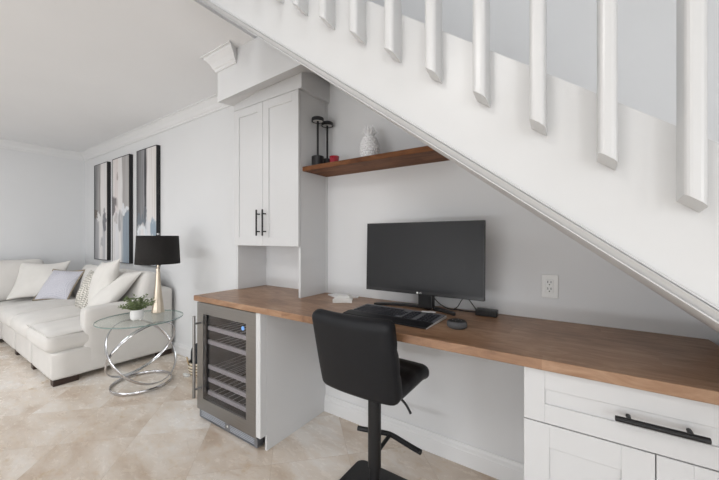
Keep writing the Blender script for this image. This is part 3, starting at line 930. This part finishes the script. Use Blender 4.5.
bm = B(); box(bm, SX - .09, SX + .09, SY - .10, SY + .10, .575, .592); obj('mounting_plate', bm, M['black'], so)
bm = B(); tube(bm, smooth_path([(SX + .03, SY - .01, .575), (SX + .12, SY - .0, .570), (SX + .17, SY - .0, .545), (SX + .20, SY - .0, .505)], 6), .006, 10); obj('lever', bm, M['black'], so)
# seat: padded, front edge turned down, stitched channels across
t = soft_box(.405, .40, .08, .036, 16, bz=.012)
for v in t.verts:
    u = (v.co.y + .21) / .42
    if v.co.z > 0:
        for s in (-.07, .05): v.co.z -= .010 * math.exp(-((v.co.y - s) / .014) ** 2)
    v.co.z += -.03 * max(0, (u - .72) / .28) ** 2 + .02 * max(0, (.25 - u) / .25) ** 2
bm = B(); merge(bm, t, Matrix.Translation((SX, SY + .055, .632))); obj('seat', bm, M['leather'], so, smooth=True)
# backrest: slab leaning back, sides wrapped slightly forward
t = soft_box(.442, .082, .40, .036, 16, by=.004)
for v in t.verts:
    v.co.y += .015 * (abs(v.co.x) / .2) ** 2.5
    if v.co.y > 0:
        for s in (-.06, .06): v.co.y -= .008 * math.exp(-((v.co.z - s) / .012) ** 2)
    v.co.x *= 1 - .03 * max(0, -v.co.z / .215) ** 3
bm = B(); merge(bm, t, Matrix.Translation((SX - .009, SY - .175, .789)) @ Matrix.Rotation(math.radians(13), 4, 'X')); obj('backrest', bm, M['leather'], so, smooth=True)

# ------------------------------------------------------------------ sofa
sf = thing('sectional_sofa', 'cream upholstered corner sofa against the picture wall', 'sofa', (-5.0, 1.3, 0))
RX = -3.86
def soft(name, c, size, r, m, parent, n=8, rot=None, **kw):
    t = soft_box(*size, r, n, **kw)
    bm = B(); mt = Matrix.Translation(c)
    if rot is not None: mt = mt @ rot
    merge(bm, t, mt)
    return obj(name, bm, m, parent, smooth=True)
edges = [RX, -4.58, -5.30, -6.02]
for i in range(3):
    a, b = edges[i + 1], edges[i]
    soft('seat_base', ((a + b) / 2, 1.36, .175), (b - a - .004, 1.04, .25), .018, M['sofa'], sf, 6)
soft('seat_base', (-6.44, .55, .175), (.84, 2.66, .25), .018, M['sofa'], sf, 6)
soft('seat_cushion', (-4.218, 1.21, .378), (.698, .81, .185), .07, M['sofa'], sf, 14, bz=0.025, bx=.004, by=.02, wob=.004, seed=1)
soft('seat_cushion', (-4.94, 1.21, .378), (.698, .81, .185), .07, M['sofa'], sf, 14, bz=0.05, bx=.004, by=.02, wob=.004, seed=2)
soft('seat_cushion', (-5.66, 1.21, .378), (.698, .81, .185), .07, M['sofa'], sf, 14, bz=0.05, bx=.004, by=.02, wob=.004, seed=3)
soft('seat_cushion', (-6.36, 1.215, .375), (.68, .80, .175), .045, M['sofa'], sf, 10, bz=.02, wob=.004, seed=4)
soft('seat_cushion', (-6.36, .40, .375), (.68, .80, .175), .045, M['sofa'], sf, 10, bz=.02, wob=.004, seed=5)
soft('seat_cushion', (-6.36, -.41, .375), (.68, .80, .175), .045, M['sofa'], sf, 10, bz=.02, wob=.004, seed=6)
soft('arm', (RX - .075, 1.475, .36), (.15, .81, .60), .035, M['sofa'], sf, 8, bx=.004, bz=.008)
soft('backrest', (-5.35, 1.80, .42), (2.98, .17, .70), .04, M['sofa'], sf, 8, bz=.004)
soft('backrest', (-6.76, .55, .42), (.17, 2.66, .70), .04, M['sofa'], sf, 8)
RT = lambda ax, d: Matrix.Rotation(math.radians(d), 4, ax)
for i, x in enumerate((-4.28, -4.96, -5.66)):
    soft('back_cushion', (x, 1.665, .70), (.68, .17, .50), .075, M['sofa'], sf, 10, RT('X', -14), by=.03, wob=.004, seed=i)
soft('back_cushion', (-6.56, .98, .745), (.20, .74, .56), .075, M['sofa'], sf, 10, RT('Y', -12), bx=.03, wob=.004, seed=9)
soft('back_cushion', (-6.56, .18, .745), (.20, .74, .56), .075, M['sofa'], sf, 10, RT('Y', -12), bx=.03, wob=.004, seed=10)
def leg(x0, x1, y0, y1):
    bm = B(); box(bm, x0, x1, y0, y1, 0, .052, .003, 1); obj('leg', bm, M['leg'], sf)
leg(RX - .09, RX - .006, .85, 1.03); leg(RX - .09, RX - .006, 1.72, 1.87)
leg(-4.62, -4.54, .85, .93); leg(-5.34, -5.26, .85, .93); leg(-6.0, -5.92, -.6, -.5)
# piping along the front seat cushion
bm = B(); tube(bm, [(RX - .715, .816, .452), (RX - .04, .816, .452), (RX - .006, .85, .452), (RX - .003, 1.06, .452)], .006, 8); obj('piping', bm, M['sofa'], sf, smooth=True)

def cushion(name, label, c, xa, ya, w, h, th, m, rim=None, pinch=.10, seed=0, sag=0., rr=.011, grp='throw pillows on the sofa'):
    c = Vector(c)
    t = thing(name, label, 'pillow', c, grp)
    mt = frame_mtx(c, xa, ya)
    o = obj('cover', B(), m, t)
    bm = B(); merge(bm, pillow(w, h, th, pinch, seed=seed, sag=sag))
    bmesh.ops.recalc_face_normals(bm, faces=bm.faces)
    bm.to_mesh(o.data); bm.free()
    for p in o.data.polygons: p.use_smooth = True
    lm = mt.copy(); lm.translation = (0, 0, 0)
    o.matrix_local = lm
    if rim:
        bm = B(); tube(bm, pillow_rim(w, h, pinch, sag=sag), rr, 8, True)
        r = obj('fringe' if rr > .008 else 'piping', bm, rim, t, smooth=True)
        bb = r.data
        for v in bb.vertices: v.co += c
        r.matrix_local = lm
    return t
cushion('throw_pillow', 'large plain cream pillow at the far left of the sofa, behind the grey fringed pillow', (-6.24, 1.24, .755), (.6, .8, .02), (-.5, .42, 1), .58, .58, .17, M['ivory'], seed=2, sag=.03)
cushion('throw_pillow', 'grey woven pillow with taupe fringe standing on the sofa corner', (-5.90, 1.37, .69), (.80, .55, -.02), (-.25, .62, .9), .45, .48, .15, M['lav'], M['fringe'], seed=3, sag=.02)
cushion('throw_pillow', 'textured ivory and taupe woven pillow standing on edge against a white pillow', (-4.86, 1.385, .70), (1, .02, 0), (0, .34, 1), .34, .50, .15, M['weave'], seed=4)
cushion('throw_pillow', 'tall white pillow with its pointed corner up, behind the leaning one', (-4.44, 1.40, .79), (1, .05, .12), (-.06, .26, 1), .46, .60, .20, M['ivory'], seed=5)
cushion('throw_pillow', 'white pillow slumped diagonally against the sofa arm by the lamp', (-4.22, 1.42, .745), (1, .0, .03), (-.02, .88, .86), .40, .60, .17, M['ivory'], seed=6)

# ------------------------------------------------------------------ side table
TX, TY, TZ = -3.265, 1.31, .61
e1 = Vector((.369, .929, 0)); e2 = Vector((-.929, .369, 0)); ez = Vector((0, 0, 1))
tb = thing('side_table', 'round glass side table on interlocking chrome rings beside the sofa', 'table', (TX, TY, 0))
bm = B(); lathe(bm, (TX, TY, TZ), [(0, -.010), (.333, -.010), (.333, 0), (0, 0)], 64); gt = obj('glass_top', bm, M['tglass'], tb)
bm = B(); lathe(bm, (TX, TY, TZ), [(.333, -.010), (.3355, -.009), (.3355, -.001), (.333, 0), (.3325, -.001), (.3325, -.009), (.333, -.010)], 64, False); obj('glass_edge', bm, M['tedge'], gt, smooth=True)
def ring(c, a, b, R, wd=.030, th=.010, n=72):
    """flat steel hoop: radius R in the plane a, b; band width along its axis"""
    t = B(); ax = a.cross(b).normalized()
    prof = [(-.5, -.5), (-.3, .5), (.3, .5), (.5, -.5)]
    prof = [(math.cos(k * PI / 5) * .5, math.sin(k * PI / 5) * .5) for k in range(10)]
    rows = []
    for i in range(n):
        an = 2 * PI * i / n
        d = a * math.cos(an) + b * math.sin(an)
        rows.append([t.verts.new(c + d * (R + th * q) + ax * wd * p) for p, q in prof])
    m = len(prof)
    for i in range(n):
        for k in range(m):
            t.faces.new((rows[i][k], rows[i][(k + 1) % m], rows[(i + 1) % n][(k + 1) % m], rows[(i + 1) % n][k]))
    return t
bm = B(); merge(bm, ring(Vector((-3.284, 1.324, .0155)), e1, e2, .235)); obj('base_ring', bm, M['chrome'], tb, smooth=True)
for cc, R_, th, ph in (((-3.248, 1.314, .329), .296, .989, 3.389), ((-3.251, 1.323, .314), .325, .93, .454)):
    nn = Vector((math.sin(th) * math.cos(ph), math.sin(th) * math.sin(ph), math.cos(th)))
    aa = nn.orthogonal().normalized()
    bm = B(); merge(bm, ring(Vector(cc), aa, nn.cross(aa), R_)); obj('tilted_ring', bm, M['chrome'], tb, smooth=True)

# table lamp
LX, LY = -3.372, 1.50
ld = thing('table_lamp', 'champagne metal table lamp with black drum shade on the glass table', 'lamp', (LX, LY, TZ))
bm = B(); lathe(bm, (LX, LY, TZ + .001), [(.056, 0), (.057, .006), (.052, .03), (.036, .15), (.023, .30), (.017, .40), (.017, .43), (.010, .435), (.010, .50)], 10); obj('base', bm, M['gold'], ld)
bm = B(); lathe(bm, (LX, LY, 1.085), [(.190, 0), (.191, .002), (.178, .272), (.176, .272), (.1885, .002), (.190, 0)], 48, False); obj('lamp_shade', bm, M['shade'], ld, smooth=True)
bm = B()
for k in range(3):
    a = k * 2 * PI / 3; cyl(bm, (LX, LY, 1.335), (LX + .169 * math.cos(a), LY + .169 * math.sin(a), 1.345), .0025, n=8)
cyl(bm, (LX, LY, 1.10), (LX, LY, 1.35), .005, n=10)
obj('shade_frame', bm, M['gold'], ld)
bm = B(); lathe(bm, (LX, LY, 1.352), [(.004, 0), (.011, .008), (.012, .014), (.012, .026), (.007, .031), (0, .032)], 14); obj('finial', bm, M['chrome'], ld, smooth=True)

# potted plant
PX, PY = -3.205, 1.252
pp = thing('potted_plant', 'small leafy green plant in a white footed pot on the glass table', 'plant', (PX, PY, TZ))
bm = B(); lathe(bm, (PX, PY, TZ + .010), [(.040, 0), (.046, .004), (.050, .020), (.051, .085), (.047, .085), (.045, .02), (0, .015)], 28)
for k in range(4): lathe(bm, (PX + .034 * math.cos(k * PI / 2 + .4), PY + .034 * math.sin(k * PI / 2 + .4), TZ), [(.005, 0), (.009, .013)], 10)
obj('pot', bm, M['pot'], pp)
bm = B(); lathe(bm, (PX, PY, TZ + .075), [(0, 0), (.046, 0), (.044, .008), (0, .012)], 16); obj('soil', bm, M['soil'], pp)
rnd = random.Random(3)
bmS, bmL = B(), B()
for k in range(64):
    a = rnd.uniform(0, 2 * PI); reach = rnd.uniform(.03, .125); top = rnd.uniform(.05, .16) * (1.15 - .55 * reach / .125)
    p0 = Vector((PX + .02 * math.cos(a), PY + .02 * math.sin(a), TZ + .082))
    d = Vector((math.cos(a), math.sin(a), 0))
    pts = [p0 + d * reach * u + ez * (top * (1.7 * u - .75 * u * u)) for u in (0, .25, .5, .75, 1)]
    tube(bmS, pts, .0012, 5)
    for i in range(9):
        u = .22 + .78 * i / 8
        p = p0 + d * reach * u + ez * (top * (1.7 * u - .75 * u * u))
        aa = rnd.uniform(0, 2 * PI); el = rnd.uniform(-.3, .8)
        ld_ = Vector((math.cos(aa) * math.cos(el), math.sin(aa) * math.cos(el), math.sin(el)))
        sd = ld_.orthogonal().normalized(); sd = Matrix.Rotation(rnd.uniform(0, 6), 3, ld_) @ sd
        L = rnd.uniform(.016, .028); wd = L * .30; nn = ld_.cross(sd) * .002
        q = [bmL.verts.new(p), bmL.verts.new(p + ld_ * L * .45 + sd * wd), bmL.verts.new(p + ld_ * L), bmL.verts.new(p + ld_ * L * .45 - sd * wd), bmL.verts.new(p + ld_ * L * .5 + nn)]
        for f in ((0, 1, 4), (1, 2, 4), (2, 3, 4), (3, 0, 4)): bmL.faces.new([q[j] for j in f])
obj('stems', bmS, M['leaf'], pp)
obj('foliage', bmL, M['leaf'], pp)

# ------------------------------------------------------------------ floor basket and scrap
BX, BY = -3.06, 1.765
bk = thing('wicker_basket', 'striped woven basket with a dark cloth on the floor left of the wine fridge', 'basket', (BX, BY, 0))
bm = B(); lathe(bm, (BX, BY, .001), [(0, 0), (.10, 0), (.115, .02), (.125, .07), (.122, .13), (.116, .13), (.118, .07), (.108, .012), (0, .010)], 32); obj('body', bm, M['basket'], bk, smooth=True)
for s in (-1, 1):
    bm = B(); d = e1 * s
    tube(bm, smooth_path([Vector((BX, BY, .12)) + d * .122 - e2 * .035, Vector((BX, BY, .165)) + d * .130 - e2 * .022, Vector((BX, BY, .18)) + d * .132, Vector((BX, BY, .165)) + d * .130 + e2 * .022, Vector((BX, BY, .12)) + d * .122 + e2 * .035], 6), .006, 8)
    obj('handle', bm, M['tan'], bk, smooth=True)
t = soft_box(.19, .19, .24, .085, 10, wob=.006)
bm = B(); merge(bm, t, Matrix.Translation((BX, BY, .185)))
tag(obj('dark_cloth', bm, M['navy'], smooth=True, loc=(BX, BY, .06)), 'dark navy cloth bundle stuffed in the striped basket', 'cloth')
bm = B(); box(bm, -3.15, -3.09, 1.62, 1.65, .0, .022, .006, 2); box(bm, -3.10, -3.075, 1.63, 1.66, .0, .014, .004, 2)
tag(obj('plug_adapter', bm, M['white'], loc=(-3.11, 1.635, 0)), 'small white plug lying on the floor by the basket', 'plug')

# ------------------------------------------------------------------ paintings
for i, (x0, x1, z0, lab) in enumerate(((-6.30, -5.775, 1.0, 'tall black-edged abstract painting farthest from the lamp, in the far corner'),
                                       (-5.585, -5.01, .985, 'tall black-edged abstract painting in the middle of three'),
                                       (-4.785, -4.235, .985, 'tall black-edged abstract painting above the table lamp'))):
    p = thing('painting', lab, 'painting', ((x0 + x1) / 2, YB, z0), 'three tall abstract paintings')
    z1 = 2.477; y0 = 1.865
    bm = B(); f = .008
    box(bm, x0, x0 + f, y0, YB, z0, z1); box(bm, x1 - f, x1, y0, YB, z0, z1); box(bm, x0 + f, x1 - f, y0, YB, z0, z0 + f); box(bm, x0 + f, x1 - f, y0, YB, z1 - f, z1)
    obj('frame', bm, M['black'], p, label='thin black frame')
    bm = B(); box(bm, x0 + f, x1 - f, y0 + .003, YB - .01, z0 + f, z1 - f); obj('canvas', bm, M['art'][i], p, label='brushed vertical bands of grey, white and blue')

# ------------------------------------------------------------------ light
wd = bpy.data.worlds.new('daylight'); scn.world = wd; wd.use_nodes = True
bg = wd.node_tree.nodes['Background']
bg.inputs[0].default_value = (1, .985, .97, 1); bg.inputs[1].default_value = 1.
def area(name, loc, target, sx, sy, power, col=(1, 1, 1)):
    l = bpy.data.lights.new(name, 'AREA'); l.shape = 'RECTANGLE'; l.size = sx; l.size_y = sy; l.energy = power; l.color = col
    o = bpy.data.objects.new(name, l); o.location = loc
    o.rotation_euler = (Vector(target) - Vector(loc)).to_track_quat('-Z', 'Y').to_euler()
    COL.objects.link(o)
CW = (.925, .96, 1)
area('rear_window_light', (-2.6, -5.4, 1.45), (-2.6, 1.5, 1.4), 2.2, 2.0, 21, CW)
area('side_fill', (3.1, -4.0, 1.45), (-6, -4.0, 1.45), 2.2, 2.0, 92, CW)  # added fill from the right, there is no window in that wall
area('side_fill', (3.1, -1.0, 1.45), (-6, -1.0, 1.45), 2.2, 2.0, 30, CW)  # second added fill, nearer the stairs, likewise without a window
area('upward_fill', (-2.5, -5.2, .25), (-3.2, -1.0, 2.75), 6.0, .4, 82, CW)  # added low fill aimed up to brighten the ceiling, no terrace behind it
area('ceiling_fill', (-.7, -.9, 2.74), (-.7, -.9, 0), .5, .5, 16, (1, .98, .96))  # added lamp without a fixture, lifts the desk top and shades the wall
area('ceiling_fill', (-4.4, -1.2, 2.74), (-4.4, -1.2, 0), 1.6, 1.6, 50, CW)  # added broad fill over the living area, no fixture there
area('stairwell_fill', (-.6, -.5, 5.2), (-.6, 1.9, 2.6), 2.0, 1.0, 42, (.98, .99, 1))  # added upstairs fill so the closed stairwell is not dark

vs = scn.view_settings
vs.view_transform = 'Standard'; vs.look = 'None'; vs.gamma = 1; vs.use_curve_mapping = False
vs.exposure = .0
